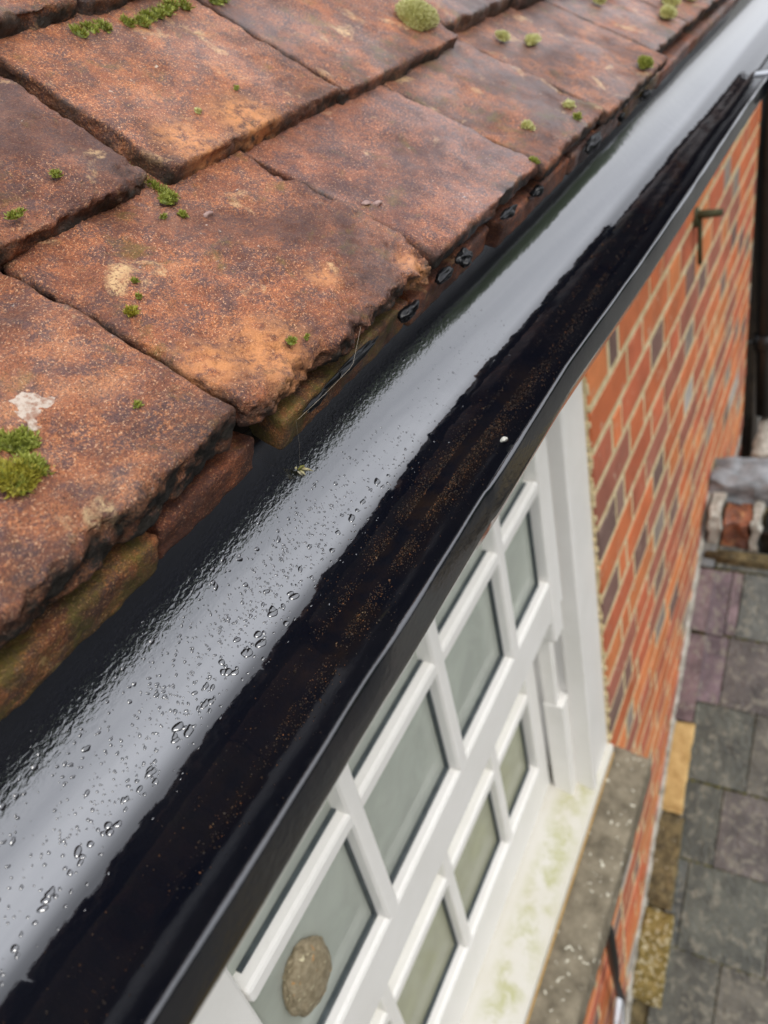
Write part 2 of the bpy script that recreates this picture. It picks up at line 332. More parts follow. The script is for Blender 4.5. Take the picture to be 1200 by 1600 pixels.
# ------------------------------------------------------------------ water beads
def bead_mesh(seed,el=1.,flat=.45):
    rs=np.random.default_rng(seed); v=[];f=[]; n=14;rings=5
    ph=rs.uniform(0,6.28,4); am=rs.uniform(0,.16,4)
    for j in range(rings+1):
        t_=j/rings*math.pi/2
        for k in range(n):
            q=2*math.pi*k/n; rr=1+sum(am[m]*math.sin((m+1)*q+ph[m]) for m in range(4))*.8
            v.append((math.cos(t_)*math.cos(q)*rr*el,math.cos(t_)*math.sin(q)*rr,math.sin(t_)*flat-.02))
    for j in range(rings):
        for k in range(n): f.append((j*n+k,j*n+(k+1)%n,(j+1)*n+(k+1)%n,(j+1)*n+k))
    f.append(tuple(range(n))[::-1])
    return v,f
BM=[]
for s in range(6):
    v,f=bead_mesh(s,1.15 if s%2 else 1.5); me=bpy.data.meshes.new('water_bead'); me.from_pydata(v,[],f); me.polygons.foreach_set('use_smooth',[True]*len(f)); me.materials.append(M['water']); BM.append((me,v,f))
def frame_on(x,a,spin):
    p,n=gpos(x,a); t=Vector((1,0,0)); bt=n.cross(t); c,s=math.cos(spin),math.sin(spin)
    A=t*c+bt*s; B=n.cross(A); return Matrix(((A.x,B.x,n.x,p.x),(A.y,B.y,n.y,p.y),(A.z,B.z,n.z,p.z),(0,0,0,1)))
edge_a=lambda x: 50+3*math.sin(x*40)
for i in range(240):
    x=abs(random.gauss(.14,.12))+.0+random.uniform(-.06,.08)
    if i<90: a=random.gauss(63.5,2.6); r=random.choice([.0007,.0008,.001,.0012,.0014,.0018])
    else: a=random.uniform(26,72); r=random.choice([.0005,.0006,.0007,.0009,.0012])
    x=min(max(x,.015),.46); r*= 1.0 if x<.3 else .6
    o=bpy.data.objects.new('water_bead',BM[i%6][0]); COL.objects.link(o)
    o.matrix_world=frame_on(x,a,random.uniform(-.6,.6))@Matrix.Diagonal((r,r,r*.8,1))
    tag(o,'small clear bead of rainwater lying on the black gutter paint','water bead','rainwater beads in the gutter')
b=MB()
for i in range(1700):
    x=random.uniform(0,.5) if i%6==0 else abs(random.gauss(.2,.09)); a=random.gauss(50,11); a=min(max(a,16),82)
    r=random.choice([.0002,.00025,.00035,.00045,.0006])*(1 if x<.35 else .7)
    mt=frame_on(x,a,random.uniform(-1,1))@Matrix.Diagonal((r,r,r*.9,1)); me,v,f=BM[i%6]
    b.add([mt@Vector(q) for q in v],f)
o=b.build('water_droplets',M['water'],None,True); tag(o,'fine spray of tiny rain droplets over the wet gutter wall','droplets',kind='stuff')
# ------------------------------------------------------------------ grit
b=MB(); gcol=[(.02,.012,.006),(.05,.024,.008),(.12,.05,.015),(.30,.11,.03),(.035,.022,.012),(.30,.2,.1)]
ico=[(0,0,1),(.9,0,0),(-.45,.8,0),(-.45,-.8,0),(0,0,-.6)]; icf=[(0,1,2),(0,2,3),(0,3,1),(4,2,1),(4,3,2),(4,1,3)]
for i in range(16000):
    x=random.uniform(.02,.62); 
    if i%16==0: x=random.uniform(.15,.9)
    dens=math.exp(-((x-.29)/.11)**2)
    if i%16 and random.random()>.10+.90*dens: continue
    if i%16 and vnoise(np.array([[x*60,7.,0.]]),8)[0]+.35*random.uniform(-1,1)<-.35: continue
    a=random.gauss(93+3*math.sin(x*17),4 if random.random()<.7 else 10)
    p,n=gpos(x,a); r=random.uniform(.00015,.00048)*(1.8 if random.random()<.03 else 1)*(1.4 if x>.5 else 1)
    rot=Matrix.Rotation(random.uniform(0,6),3,'Z')@Matrix.Rotation(random.uniform(0,3),3,'X')
    b.add([p+n*r*.3+rot@Vector(q)*r for q in ico],icf,random.choices(gcol,[5,6,3.5,.5,4,.2])[0])
o=b.build('gutter_grit',M['grit']); tag(o,'line of fine brown grit washed along the gutter bottom','grit',kind='stuff')
S1=math.radians(29.5); S2=math.radians(34.8); S3=math.radians(35.2)
# ------------------------------------------------------------------ clay tiles
def tile(name,x0,x1,yf,df,slope,length,thick,mat,res=.0016,rad=.0035,seed=0,label='',group=None,rough=1.,chips=(),camber=.0,skew=0.,twist=0.,stain=1.,bare=(),lift=None,ragged=1.,th_r=True):
    """slab whose lower front top edge lies at (yf,df); a runs up the slope, w across, t below the surface"""
    rad*=.55 if th_r else 1
    thick+=.0035 if slope in(S2,S3) else 0
    W=x1-x0; nx=max(8,int(W/res)); ny=max(8,int(length/res)); nz=max(5,int(thick/res))
    def grid(a,b_): return np.meshgrid(np.arange(a+1),np.arange(b_+1),indexing='ij')
    keys=[];quads=[]
    def face(axis,val,na,nb,flip):
        A,B=grid(na,nb); c=[None]*3; o=[k for k in range(3) if k!=axis]; c[axis]=np.full(A.size,val); c[o[0]]=A.ravel(); c[o[1]]=B.ravel()
        base=sum(len(k) for k in keys); keys.append(np.stack(c,1)); id_=(np.arange(A.size)+base).reshape(A.shape)
        q=np.stack([id_[:-1,:-1],id_[1:,:-1],id_[1:,1:],id_[:-1,1:]],-1).reshape(-1,4); quads.append(q[:,::-1] if flip else q)
    face(2,0,nx,ny,False); face(2,nz,nx,ny,True); face(1,0,nx,nz,True); face(1,ny,nx,nz,False); face(0,0,ny,nz,False); face(0,nx,ny,nz,True)
    K=np.concatenate(keys); Q=np.concatenate(quads); code=K[:,0]*10**8+K[:,1]*10**4+K[:,2]; u,idx,inv=np.unique(code,return_index=True,return_inverse=True)
    K=K[idx].astype(float); Q=inv[Q]
    w=K[:,0]/nx*W; a=K[:,1]/ny*length; t=K[:,2]/nz*thick
    p=np.stack([w,a,t],1); lo=np.array([rad]*3); hi=np.array([W-rad,length-rad,thick-min(rad,thick*.45)]); lo[2]=min(rad,thick*.45)
    c=np.clip(p,lo,hi); dv=p-c; ln=np.linalg.norm(dv,axis=1,keepdims=True); ln[ln==0]=1; nrm=dv/ln
    mxn=np.max(np.abs(dv),axis=1,keepdims=True); p=c+nrm*mxn
    g=p+np.array([seed*3.17,seed*1.3,seed*.7])
    front=np.clip(1-p[:,1]/.018,0,1); side=np.clip(1-np.minimum(p[:,0],W-p[:,0])/.008,0,1)
    dis=fbm(g,22,3,seed)*.0009*rough+fbm(g,90,3,seed+9)*.00055*rough+fbm(g,330,2,seed+20)*.00028*rough
    lay=fbm(g*np.array([1,1,3.]),60,3,seed+30); dis-=np.maximum(0,lay-.3)*.0009*(front*.9+side*.5)*rough; dis+=fbm(g,150,3,seed+33)*.0006*front*rough
    dis-=np.maximum(0,fbm(g,26,3,seed+77)-.42)*.0035*rough    # shallow scabs
    p=p+nrm*dis[:,None]
    # ragged front edge
    e=fbm(np.stack([p[:,0]+seed,p[:,0]*0,p[:,2]*.8],1),45,4,seed+40); ragged=ragged*.5; p[:,1]+=(np.maximum(0,e)*.0045+2*fbm(np.stack([p[:,0],p[:,0]*0+seed,p[:,2]],1),160,3,seed+41)*.0010)*np.clip(1-p[:,1]/.022,0,1)**1.2*ragged
    e=fbm(np.stack([p[:,1]*0,p[:,1]+seed,p[:,2]],1),60,3,seed+50)*.0012; p[:,0]+=e*np.clip(1-np.minimum(p[:,0],W-p[:,0])/.01,0,1)
    for (cw,ca,cr_,cdep) in chips:  # local hollow/broken corner
        dd=np.sqrt((p[:,0]-cw)**2+(p[:,1]-ca)**2)/cr_; k=np.clip(1-dd,0,1); k=k*k*(3-2*k); top=np.clip(1-p[:,2]/thick,0,1)
        p[:,2]+=k*cdep*top*(1+.5*fbm(p+seed,140,3,seed+60))
    p[:,2]+=camber*((p[:,0]/W-.5)**2*4) - 0
    if lift is not None: p[:,2]+=lift(p[:,0]/W,p[:,1]/length)
    cs,sn=math.cos(slope),math.sin(slope)
    yy=yf+p[:,1]*cs+p[:,2]*sn+skew*(p[:,0]/W-.5); dd=df-p[:,1]*sn+p[:,2]*cs+twist*(p[:,0]/W-.5)
    X=x0+p[:,0]
    o=mesh_obj(name,np.stack([X,yy,HZ-dd],1),Q.tolist(),mat)
    stn=np.clip(p[:,2]/thick*2.4,0,1)*np.clip(1-p[:,1]/.012,0,1)*1.2+.5*np.clip(1-p[:,1]/.035,0,1)*np.clip(.3+2*fbm(p+seed,25,2,seed+90),0,1)+np.clip(.5-np.abs(p[:,2]/thick-.5),0,1)*0
    stn=np.maximum(stn,1.3*np.clip(p[:,2]/thick*3-2,0,1)); stn=np.maximum(stn,.8*np.clip(1-np.minimum(p[:,0],W-p[:,0])/.0025,0,1))*stain
    br=np.zeros(len(p))
    for (bw,ba,brr) in bare: br=np.maximum(br,np.clip(1.4*(1-np.sqrt((p[:,0]-bw)**2+(p[:,1]-ba)**2)/brr),0,1))
    for nm,arr in(('stain',stn),('bare',br)):
        at=o.data.attributes.new(nm,'FLOAT','POINT'); at.data.foreach_set('value',arr.astype(np.float32))
    tag(o,label,'roof tile',group); return o
G1='eaves course clay tiles'; G2='second course clay tiles'; G3='third course clay tiles'; GU='under-eaves clay tiles'
T=.0125
# eaves course
tile('clay_tile',-.13,.0435,.207,.1358,S1,.20,T+.009,M['tile_b'],.002,.005,1,'blurred end of the nearest eaves tile at the left edge above the mossy under tile',G1)
tile('clay_tile',.045,.2165,.2075,.1352,S1,.20,T+.0095,M['tile'],.0013,.006,2,'nearest full eaves tile with a moss tuft and white lichen patch, dark rounded front edge',G1,1.3,
     chips=((.115,.035,.016,.0018),(.135,.02,.02,.002),(.04,.004,.03,.003)),skew=-.003,ragged=1.2)
tile('clay_tile',.2195,.392,.2015,.1385,S1,.20,T+.003,M['tile_b'],.0011,.007,3,'flaking eaves tile with cream worn patches and a crumbled front edge over black sealant',G1,1.9,
     chips=((.045,.0,.022,.006),(.095,-.004,.03,.0035),(.165,.0,.03,.008),(.15,.03,.022,.0025),(.02,.0,.02,.004)),skew=-.004,bare=((.035,.018,.03),(.012,.03,.02),(.155,.004,.016),(.10,.03,.012)),ragged=2.0)
tile('clay_tile',.394,.5615,.1985,.1400,S1,.20,T,M['tile_purple'],.0018,.004,4,'damp purplish eaves tile with sheen and a small moss dot near its lower edge',G1,1.,chips=((.0,.0,.02,.004),),skew=-.003,ragged=.6)
tile('clay_tile',.5635,.7225,.1935,.1432,S1,.20,T,M['tile_c'],.0022,.004,5,'rusty wet eaves tile with two pale moss specks, fourth along the gutter',G1,1.2)
tile('clay_tile',.7265,.952,.1905,.1475,S1,.21,T,M['tile'],.003,.004,6,'wide blurred eaves tile with a dark moss clump on its far corner',G1,1.)
tile('clay_tile',.958,1.125,.203,.141,S1,.20,T,M['tile_c'],.0035,.004,7,'eaves tile with pale moss cushions at the top edge of the photo',G1,1.)
for k,(a,b_) in enumerate(((1.128,1.30),(1.303,1.47),(1.474,1.645),(1.648,1.815),(1.82,1.99))):
    tile('clay_tile',a,b_,.2,.142+k*.003,S1,.20,T,M['tile_b'],.006,.004,8+k,'far eaves tile beyond the moss cushions, next to the end of the gutter',G1,1.)
# second course
tile('clay_tile',-.02,.15,.309,.0645,S2,.20,T,M['tile'],.004,.004,20,'second course tile just outside the left edge',G2)
tile('clay_tile',.1525,.3165,.3085,.0662,S2,.20,T,M['tile_dark'],.0014,.006,21,'dark lipped tile at left with a chipped corner beside the green moss strip',G2,1.6,
     chips=((.158,.0,.018,.006),(.10,.02,.03,.0015)),lift=lambda w,a:-.0015*np.sin(w*9)*np.clip(1-a*5,0,1),ragged=1.2)
tile('clay_tile',.3265,.5005,.3045,.0672,S2,.20,T,M['tile_orange'],.0013,.0045,22,'squared tile with a pale diagonal lichen streak and black streaks on its front edge',G2,1.,bare=((.03,.012,.025),(.08,.01,.03)),ragged=.35)
tile('clay_tile',.5035,.6985,.3015,.0700,S2,.20,T,M['tile_b'],.002,.004,23,'tile carrying the round pale moss cushion, right of the streaked tile',G2,1.,ragged=.4)
tile('clay_tile',.703,.872,.315,.0615,S2,.20,T,M['tile_c'],.003,.004,24,'set-back tile behind the round moss cushion at the top of the photo',G2)
tile('clay_tile',.876,1.05,.308,.066,S2,.20,T,M['tile'],.004,.004,25,'blurred second course tile at the top edge above the mossy eaves tile',G2)
for k in range(4): tile('clay_tile',1.053+.172*k,1.222+.172*k,.309,.067,S2,.20,T,M['tile_b'],.007,.004,26+k,'far second course tile past the top edge of the photo',G2)
# third course
tile('clay_tile',.17,.3985,.398,-.0115,S3,.20,T+.0015,M['tile_b'],.0022,.005,31,'dark edged upper tile in the top left corner',G3,1.3)
tile('clay_tile',.4005,.575,.399,-.011,S3,.20,T+.0015,M['tile'],.0022,.005,32,'upper tile with green moss tucked under its front edge, second from the top left corner',G3,1.3)
tile('clay_tile',.5785,.75,.402,-.012,S3,.20,T,M['tile'],.003,.004,33,'upper tile at the top edge above the joint of the streaked tile',G3)
for k in range(6): tile('clay_tile',(.753+.172*k),.922+.172*k,.401,-.012,S3,.20,T,M['tile_b'],.008,.004,34+k,'third course tile out of sight above the photo',G3)
for k in range(8): tile('clay_tile',-.1+.24*k,.135+.24*k,.51,-.09,S3,.20,T,M['tile'],.01,.004,50+k,'fourth course tile out of sight above the photo','fourth course clay tiles')
# under-eaves course
def utile(x0,x1,mat,seed,label,y=.2115,d=.157,res=.002,th=.019,**k): return tile('under_tile',x0,x1,y+.003,d-.001,math.radians(24),.12,th,mat,min(res,.0016) if x1<.5 else res,.0022,seed,label,GU,.45,stain=.3,ragged=.4,th_r=False,**k)
utile(-.1,.163,M['tile_mossy'],60,'long mossy green under tile strip below the nearest tile at the lower left',.2170,.1640)
utile(.1645,.232,M['tile_red'],61,'smooth orange under tile edge ending at a dark gap beside the gutter',.2165,.1620)
utile(.245,.3775,M['tile_mossy'],62,'olive mossy under tile edge below the flaking tile and its black sealant',.2100,.1610)
utile(.381,.50,M['tile_red'],63,'terracotta under tile behind the black sealant loop',.2090,.1625)
utile(.505,.66,M['tile_red'],64,'terracotta under tile below the damp purplish tile',.2030,.1635)
utile(.665,.82,M['tile_c'],65,'brown under tile in the middle distance beside the gutter',.200,.163,.004)
utile(.825,.99,M['tile_mossy'],66,'greenish far under tile below the dark moss clump',.2005,.165,.004)
utile(.995,1.2,M['tile_red'],67,'far rusty under tile near the top of the gutter',.202,.168,.005)
utile(1.21,2.0,M['tile_c'],68,'long far under tile run at the end of the roof',.205,.172,.01)
# black sealant lumps
def lump(x,y,d,sx,sy,sd,seed,label):
    bm=bmesh.new(); bmesh.ops.create_icosphere(bm,subdivisions=4,radius=1)
    v=np.array([q.co[:] for q in bm.verts]); n=1+.4*fbm(v+seed,1.1,3,seed); v=v*n[:,None]*(.8 if x>.35 else 1)
    f=[[q.index for q in g.verts] for g in bm.faces]; bm.free()
    y-=.0015; o=mesh_obj('sealant_blob',np.stack([x+v[:,0]*sx,y+v[:,1]*sy*.8,HZ-d+v[:,2]*sd],1),f,M['sealant']); tag(o,label,'sealant','black sealant under the tile edge')
lump(.302,.2085,.1575,.026,.0022,.0028,3,'long glossy black sealant smear between the flaking tile and mossy under tile')
lump(.266,.2095,.1600,.010,.0018,.0022,4,'small black sealant smear left of the long one, above the olive under tile')
lump(.357,.205,.158,.010,.0055,.0045,5,'crumpled black sealant lump at the end of the olive under tile')
lump(.402,.2055,.1565,.014,.005,.004,6,'black sealant strip beyond the crumpled lump')
lump(.432,.2045,.1575,.008,.006,.005,7,'shiny looped black sealant knob with a bright stripe')
lump(.505,.2025,.1545,.016,.004,.004,8,'wet black sealant ridge below the damp purplish tile')
lump(.565,.204,.160,.010,.005,.004,9,'black sealant knob further along beside the gutter')
lump(.70,.2005,.163,.022,.005,.006,10,'ragged black sealant clump in the middle distance')
lump(.79,.200,.165,.008,.004,.004,12,'tiny black sealant dot just before the far clump')
lump(.90,.203,.170,.018,.006,.006,11,'far black sealant clump with a wet white glint')
# deck added to block light under the tiles, fascia, soffit
def prism(name,pts,x0,x1,mat,label,cat):
    n=len(pts); V=[(x0,y,HZ-d) for y,d in pts]+[(x1,y,HZ-d) for y,d in pts]; F=[tuple(range(n)),tuple(range(2*n-1,n-1,-1))]+[(i,i+n,(i+1)%n+n,(i+1)%n) for i in range(n)]
    o=mesh_obj(name,V,F,mat,smooth=False); tag(o,label,cat); return o
prism('light_block_deck',[(.236,.165),(.33,.112),(.60,-.075),(3.5,-2.1),(3.5,-2.0),(.60,-.01),(.33,.16),(.25,.19)],-1.2,3.0,M['wood'],'unseen dark timber deck added beneath the clay tiles to block light','roof')
b=MB(); b.box(-1.2,2.98,.243,.262,.19,.345,.002); o=b.build('fascia_board',M['wood']); tag(o,'dark fascia board behind the gutter','fascia')
b=MB(); b.box(-1.2,2.98,.264,.45,.315,.33,.0); o=b.build('soffit_board',M['wood']); tag(o,'dark soffit board between fascia and brick wall','soffit')
# ------------------------------------------------------------------ moss
def moss(x,y,d,slope,rx,ry,h,n,mat,label,bl=.0022,bw=.00022,seed=0,name='moss_tuft',tipw=.6):
    if name!='moss_cushion' and n>60: rx*=.85; ry*=.85; h*=.7; bl*=.8
    rs=random.Random(seed); nrm=Vector((0,-math.sin(slope),math.cos(slope))); ay=Vector((0,math.cos(slope),math.sin(slope))); ax=Vector((1,0,0)); c=Vector((x,y,HZ-d))
    m=MB(); V=[];F=[];C=[]
    # dark core dome
    nr,ns=5,14
    for j in range(nr+1):
        t_=j/nr*math.pi/2
        for k in range(ns):
            q=2*math.pi*k/ns; rr=.86*(1+.12*math.sin(3*q+seed)); V.append(c+ax*rx*rr*math.cos(t_)*math.cos(q)+ay*ry*rr*math.cos(t_)*math.sin(q)+nrm*(h*.8*math.sin(t_)-.0006)); C.append((0,0,0,1))
    for j in range(nr):
        for k in range(ns): F.append((j*ns+k,j*ns+(k+1)%ns,(j+1)*ns+(k+1)%ns,(j+1)*ns+k))
    for i in range(n):
        r=math.sqrt(rs.random()); q=rs.uniform(0,6.283); lumpy=1+.12*math.sin(3*q+seed); u=r*math.cos(q)*lumpy; v=r*math.sin(q)*lumpy
        hh=h*math.sqrt(max(0,1-r*r))*rs.uniform(.75,1.05); p=c+ax*rx*u+ay*ry*v+nrm*hh*.85
        dr=(nrm*(1.1-.5*r)+(ax*u+ay*v)*.9+Vector((rs.gauss(0,.4),rs.gauss(0,.4),rs.gauss(0,.4)))).normalized()
        s=dr.cross(Vector((rs.gauss(0,1),rs.gauss(0,1),rs.gauss(0,1)))).normalized(); L_=bl*rs.uniform(.5,1.3); wd=bw*rs.uniform(.7,1.4)
        b0=len(V); mid=p+dr*L_*.5+s.cross(dr)*L_*.08; V+= [p-s*wd,p+s*wd,mid+s*wd*.8,mid-s*wd*.8,p+dr*L_+nrm*L_*.15]; t_=rs.uniform(.2,1)*tipw
        C+=[(0.,0,0,1)]*2+[(t_*.6,0,0,1)]*2+[(t_,0,0,1)]; F+=[(b0,b0+1,b0+2,b0+3),(b0+3,b0+2,b0+4)]
    o=mesh_obj(name,V,F,mat); at=o.data.color_attributes.new('col','FLOAT_COLOR','POINT'); at.data.foreach_set('color',np.array(C,dtype=np.float32).ravel())
    tag(o,label,'moss','moss on the clay tiles'); return o
r1=lambda y:.14-.566*(y-.2); r2=lambda y:.0675-.7*(y-.305)
def m1(x,y,*a,**k): return moss(x,y,r1(y)-.0003,S1,*a,**k)
def m2(x,y,*a,**k): return moss(x,y,r2(y)-.0003,S2,*a,**k)
MO,MP,MY=M['moss'],M['moss_pale'],M['moss_yellow']
m1(.134,.238,.009,.009,.0045,600,MY,'yellowish moss clump just below the large tuft at the left edge',.003,.0004,2)
m1(.2318,.2657,.0030,.0025,.0025,140,MY,'small yellow-brown moss tuft in the middle of the flaking tile',.0024,.0004,3)
m1(.250,.277,.0016,.002,.0018,70,MO,'tiny dark moss speck above the yellow-brown tuft',.0016,.0003,4)
m1(.243,.270,.0012,.0015,.001,50,MO,'tiniest green speck between two small moss tufts',.0012,.0003,5)
m1(.3108,.2942,.0024,.0022,.0022,150,MO,'small round green moss tuft below the moss strip',.002,.0003,6)
m1(.302,.298,.0018,.001,.0012,60,MO,'thin sprig beside the small round tuft below the moss strip',.0015,.0003,7)
m1(.2663,.2142,.0026,.002,.0018,120,MO,'bright green moss spot near the crumbled tile front',.0018,.0003,8)
m1(.274,.211,.0014,.001,.001,40,MO,'faint green moss speck right of the bright spot at the crumbled front',.0014,.0003,9)
m1(.1889,.2328,.0014,.0012,.001,60,MO,'tiny green moss speck near the joint on the nearest tile',.0014,.0003,10)
m1(.5588,.2013,.0042,.004,.004,220,MO,'green moss dot on the front of the damp purplish tile',.0022,.0004,11)
m1(.6108,.2224,.006,.005,.005,240,MP,'whitish pointed moss fleck on the rusty wet tile',.003,.0005,12)
m1(.690,.2150,.009,.005,.003,240,MP,'flat pale moss specks at the middle of the rusty wet tile',.003,.0005,13)
m1(.675,.2040,.006,.003,.003,120,MO,'small green moss speck just below the flat pale specks',.003,.0005,14)
m1(.7735,.2961,.009,.007,.006,420,MP,'left one of two pale moss lumps near the stepped tiles',.003,.0005,15)
m1(.800,.279,.016,.006,.006,520,MP,'elongated pale moss lump, right one of the two near the stepped tiles',.003,.0005,16)
m1(.8795,.1990,.014,.007,.009,600,MO,'dark ragged moss clump on the corner of the wide eaves tile',.004,.0007,17)
m1(1.10,.222,.020,.010,.012,600,MP,'lower pale cushion of the moss group at the top right',.004,.0008,18)
m1(1.165,.232,.024,.012,.014,700,MP,'upper left cushion of the moss group at the top right',.004,.0008,19)
m1(1.235,.222,.022,.010,.013,600,MP,'right cushion of the moss group at the top right',.004,.0008,20)
m1(1.0276,.2794,.012,.008,.008,300,MP,'small pale cushion cut by the top edge',.004,.0008,21)
m2(.672,.3275,.021,.016,.0135,5200,MP,'round pale green moss cushion on the second course',.0022,.00035,22,'moss_cushion')
m2(.2727,.3251,.0028,.0026,.0022,110,MO,'small green moss tuft on the chipped left tile',.0018,.0003,23)
m2(.236,.3285,.007,.003,.0022,160,MY,'yellow-green moss line at the left edge on the chipped tile',.002,.0004,24)
m2(.236,.3155,.006,.002,.0018,120,MO,'lower green moss line near the lip of the chipped tile',.002,.0004,25)
m2(.3841,.3268,.0022,.0022,.0014,90,MP,'grey-green moss speck on the streaked tile',.0014,.0003,26)
m2(.4284,.3312,.0018,.0015,.001,50,MO,'faint green speck on the right half of the streaked tile',.0012,.0003,27)
#STRIP of the second course
def strip(pts,wr,h,n,mat,label,seed,onrow=None,**k):
    obs=[]
    big=MB(); C=[]
    for i,(x,y,d,sl) in enumerate(pts):
        if onrow: d=onrow(y)-.0003
        o=moss(x,y,d,sl,wr,wr*1.5,h,n,mat,'x',seed=seed+i,**k); me=o.data
        b0=len(big.v); big.v+=[tuple(v.co) for v in me.vertices]; big.f+=[tuple(b0+j for j in p.vertices) for p in me.polygons]; C+=[tuple(c.color) for c in me.color_attributes['col'].data]
        bpy.data.objects.remove(o); bpy.data.meshes.remove(me)
    big.c=[c for c in C]; o=big.build('moss_strip',mat,None,True); tag(o,label,'moss','moss on the clay tiles'); return o
strip([(.3215+.0006*math.sin(i*2),.309+i*.0036,.0795-.0024*i,S2) for i in range(9)],.0038,.003,190,MO,'bright green moss strip filling the joint right of the chipped tile',40,bl=.0022,bw=.0003)
strip([(.318-i*.003,.3035,.079+.0009*(i%2),S1) for i in range(3)],.0028,.0026,120,MO,'green moss at the foot of the joint strip',60,bl=.0022,bw=.0003)
strip([(.385+i*.0095,.394-.0012*(i%3)+.002*math.sin(i*.9),0,S2) for i in (0,1,2,4,5,6,7,8,9,10,13,14)],.0040,.0032,120,MO,'ragged green moss tucked beneath the upper tile edge',70,bl=.003,bw=.0004,onrow=lambda y:.0665-.7*(y-.305))
_r=random.Random(3)
strip([(.137+_r.uniform(-.013,.013),.2475+_r.uniform(-.012,.012),0,S1) for i in range(17)],.0042,.0040,100,MO,'large yellow-green moss tuft at the left edge on the nearest tile',90,bl=.0026,bw=.00038,onrow=r1)
# lichen crusts
def crust(x,y,fn,rx,ry,mat,label,seed,sl):
    n=26; nr=6; V=[];F=[]
    for j in range(nr+1):
        for k in range(n):
            q=2*math.pi*k/n; rr=j/nr*(1+.35*vnoise(np.array([[math.cos(q)*1.8+seed,math.sin(q)*1.8,seed*.7]]),3)[0])
            X=x+rx*rr*math.cos(q); Y=y+ry*rr*math.sin(q); hh=.0007+.0016*(1-(j/nr)**3)+.0005*vnoise(np.array([[X*700,Y*700,1.]]),4)[0]-.0003
            V.append((X,Y,HZ-fn(Y)+hh))
    for j in range(nr):
        for k in range(n): F.append((j*n+k,(j+1)*n+k,(j+1)*n+(k+1)%n,j*n+(k+1)%n))
    o=mesh_obj('lichen_patch',V,F,mat); tag(o,label,'lichen','lichen patches on the clay tiles')
M['lichen']=simple('white_lichen',(.34,.20,.14),(.54,.45,.37),420,.9,.0008,900,.2,0,5,(.38,.55))
crust(.160,.2560,r1,.013,.0085,M['lichen'],'greyish white lichen patch touching the large moss tuft',2,S1)
# small stones on the tiles, husk, thread, dropping
def pebble(x,y,d,r,col,label,seed,name='pebble'):
    bm=bmesh.new(); bmesh.ops.create_icosphere(bm,subdivisions=3,radius=1); v=np.array([q.co[:] for q in bm.verts]); v=v*(1+.25*fbm(v+seed,1.3,3,seed))[:,None]
    f=[[q.index for q in g.verts] for g in bm.faces]; bm.free(); o=mesh_obj(name,np.stack([x+v[:,0]*r,y+v[:,1]*r*.8,HZ-d+v[:,2]*r*.5],1),f,col); tag(o,label,'pebble' if name=='pebble' else 'fleck')
M['pebble']=simple('pinkish_pebble',(.24,.14,.12),(.40,.27,.23),300,.6,.0006,600)
M['pale']=simple('pale_fleck',(.6,.58,.5),(.8,.78,.7),300,.6)
pebble(.3216,.2876,r1(.2876)-.0006,.0030,M['pebble'],'rounded pinkish grit pebble right of the small moss tuft',1)
pebble(.4045,.2452,r1(.2452)-.0006,.0028,M['pebble'],'left pale pebble set in a hollow of the flaking tile',2)
pebble(.4105,.2415,r1(.2415)-.0006,.0030,M['pebble'],'right pale pebble set in a hollow of the flaking tile',3)
pebble(.186,.303,.083,.0045,M['tile_red'],'loose orange tile crumb lodged under the chipped tile at left',4)
b=MB(); c0,nn0=gpos(.262,22)
for i in range(9):
    q=Vector((random.gauss(0,.0012),random.gauss(0,.0009),random.gauss(0,.0010))); a_=c0+nn0*.003+q; e_=a_+Vector((random.gauss(.0022,.0012),random.gauss(-.001,.0012),random.gauss(-.003,.0016)))
    b.tube([a_,(a_+e_)/2+Vector((0,0,.0005)),e_],[.0002,.00075,.00012],6,random.choice([(.35,.28,.10),(.5,.45,.25),(.2,.2,.04),(.55,.5,.35)]))
o=b.build('seed_husk',M['grit'],None,True); tag(o,'small dry yellowish seed husk stuck on the gutter wall below the dark gap','husk')
b=MB(); A_=Vector(P(.302,.200,.141)); B_=Vector(P(.283,.196,.150)); D_=Vector(P(.243,.205,.157)); E_=c0+nn0*.004
pts=[A_.lerp(B_,i/6) for i in range(7)]+[B_.lerp(D_,i/10)+Vector((0,-.001,-.001*math.sin(i/10*3.14)*.4)) for i in range(1,11)]
b.tube(pts,.00004,5); b.tube([D_,D_.lerp(E_,.5)+Vector((0,-.001,0)),E_],.00004,4); o=b.build('spider_thread',M['thread']); tag(o,'fine pale strand hanging along the crumbled tile edge','thread')
p_,n_=gpos(.505,140); 
b=MB(); 
pebble(.345,p_.y+.022,HZ-gpos(.345,118)[0].z-.0003,.0024,M['pale'],'small white fleck lying in the dark side of the gutter',8,'white_fleck')
# ------------------------------------------------------------------ brick wall
YW=.32; CX0=1.037; CX1=3.0
wall=empty('brick_wall',(2,.37,HZ-2.6)); tag(wall,'orange red brick wall with pale lime mortar right of the window and under the stone sill','wall')
b=MB(); b.box(CX0+.003,CX1-.004,YW+.0014,.55,.28,5.,0); b.box(-1.2,CX0+.003,YW+.0014,.55,1.478,5.,0); b.box(-1.2,-.07,YW+.0035,.55,.28,1.478,0); b.build('mortar',M['mortar'],wall)
b=MB(); rb=random.Random(4)
def bcol(hd):
    r=rb.random()
    if hd and r<.34: c=rb.choice([(.24,.13,.105),(.28,.17,.135),(.20,.12,.10),(.30,.24,.20)])
    elif .5<r<.53: c=(.46,.42,.38)
    elif r<.18: c=(.40,.14,.09)
    else: c=rb.choice([(.62,.165,.06),(.66,.19,.07),(.56,.145,.065),(.70,.23,.08),(.52,.15,.08)])
    k=rb.uniform(.98,1.2); return tuple(v*k for v in c)
course=.0752; d=.315; ci=0
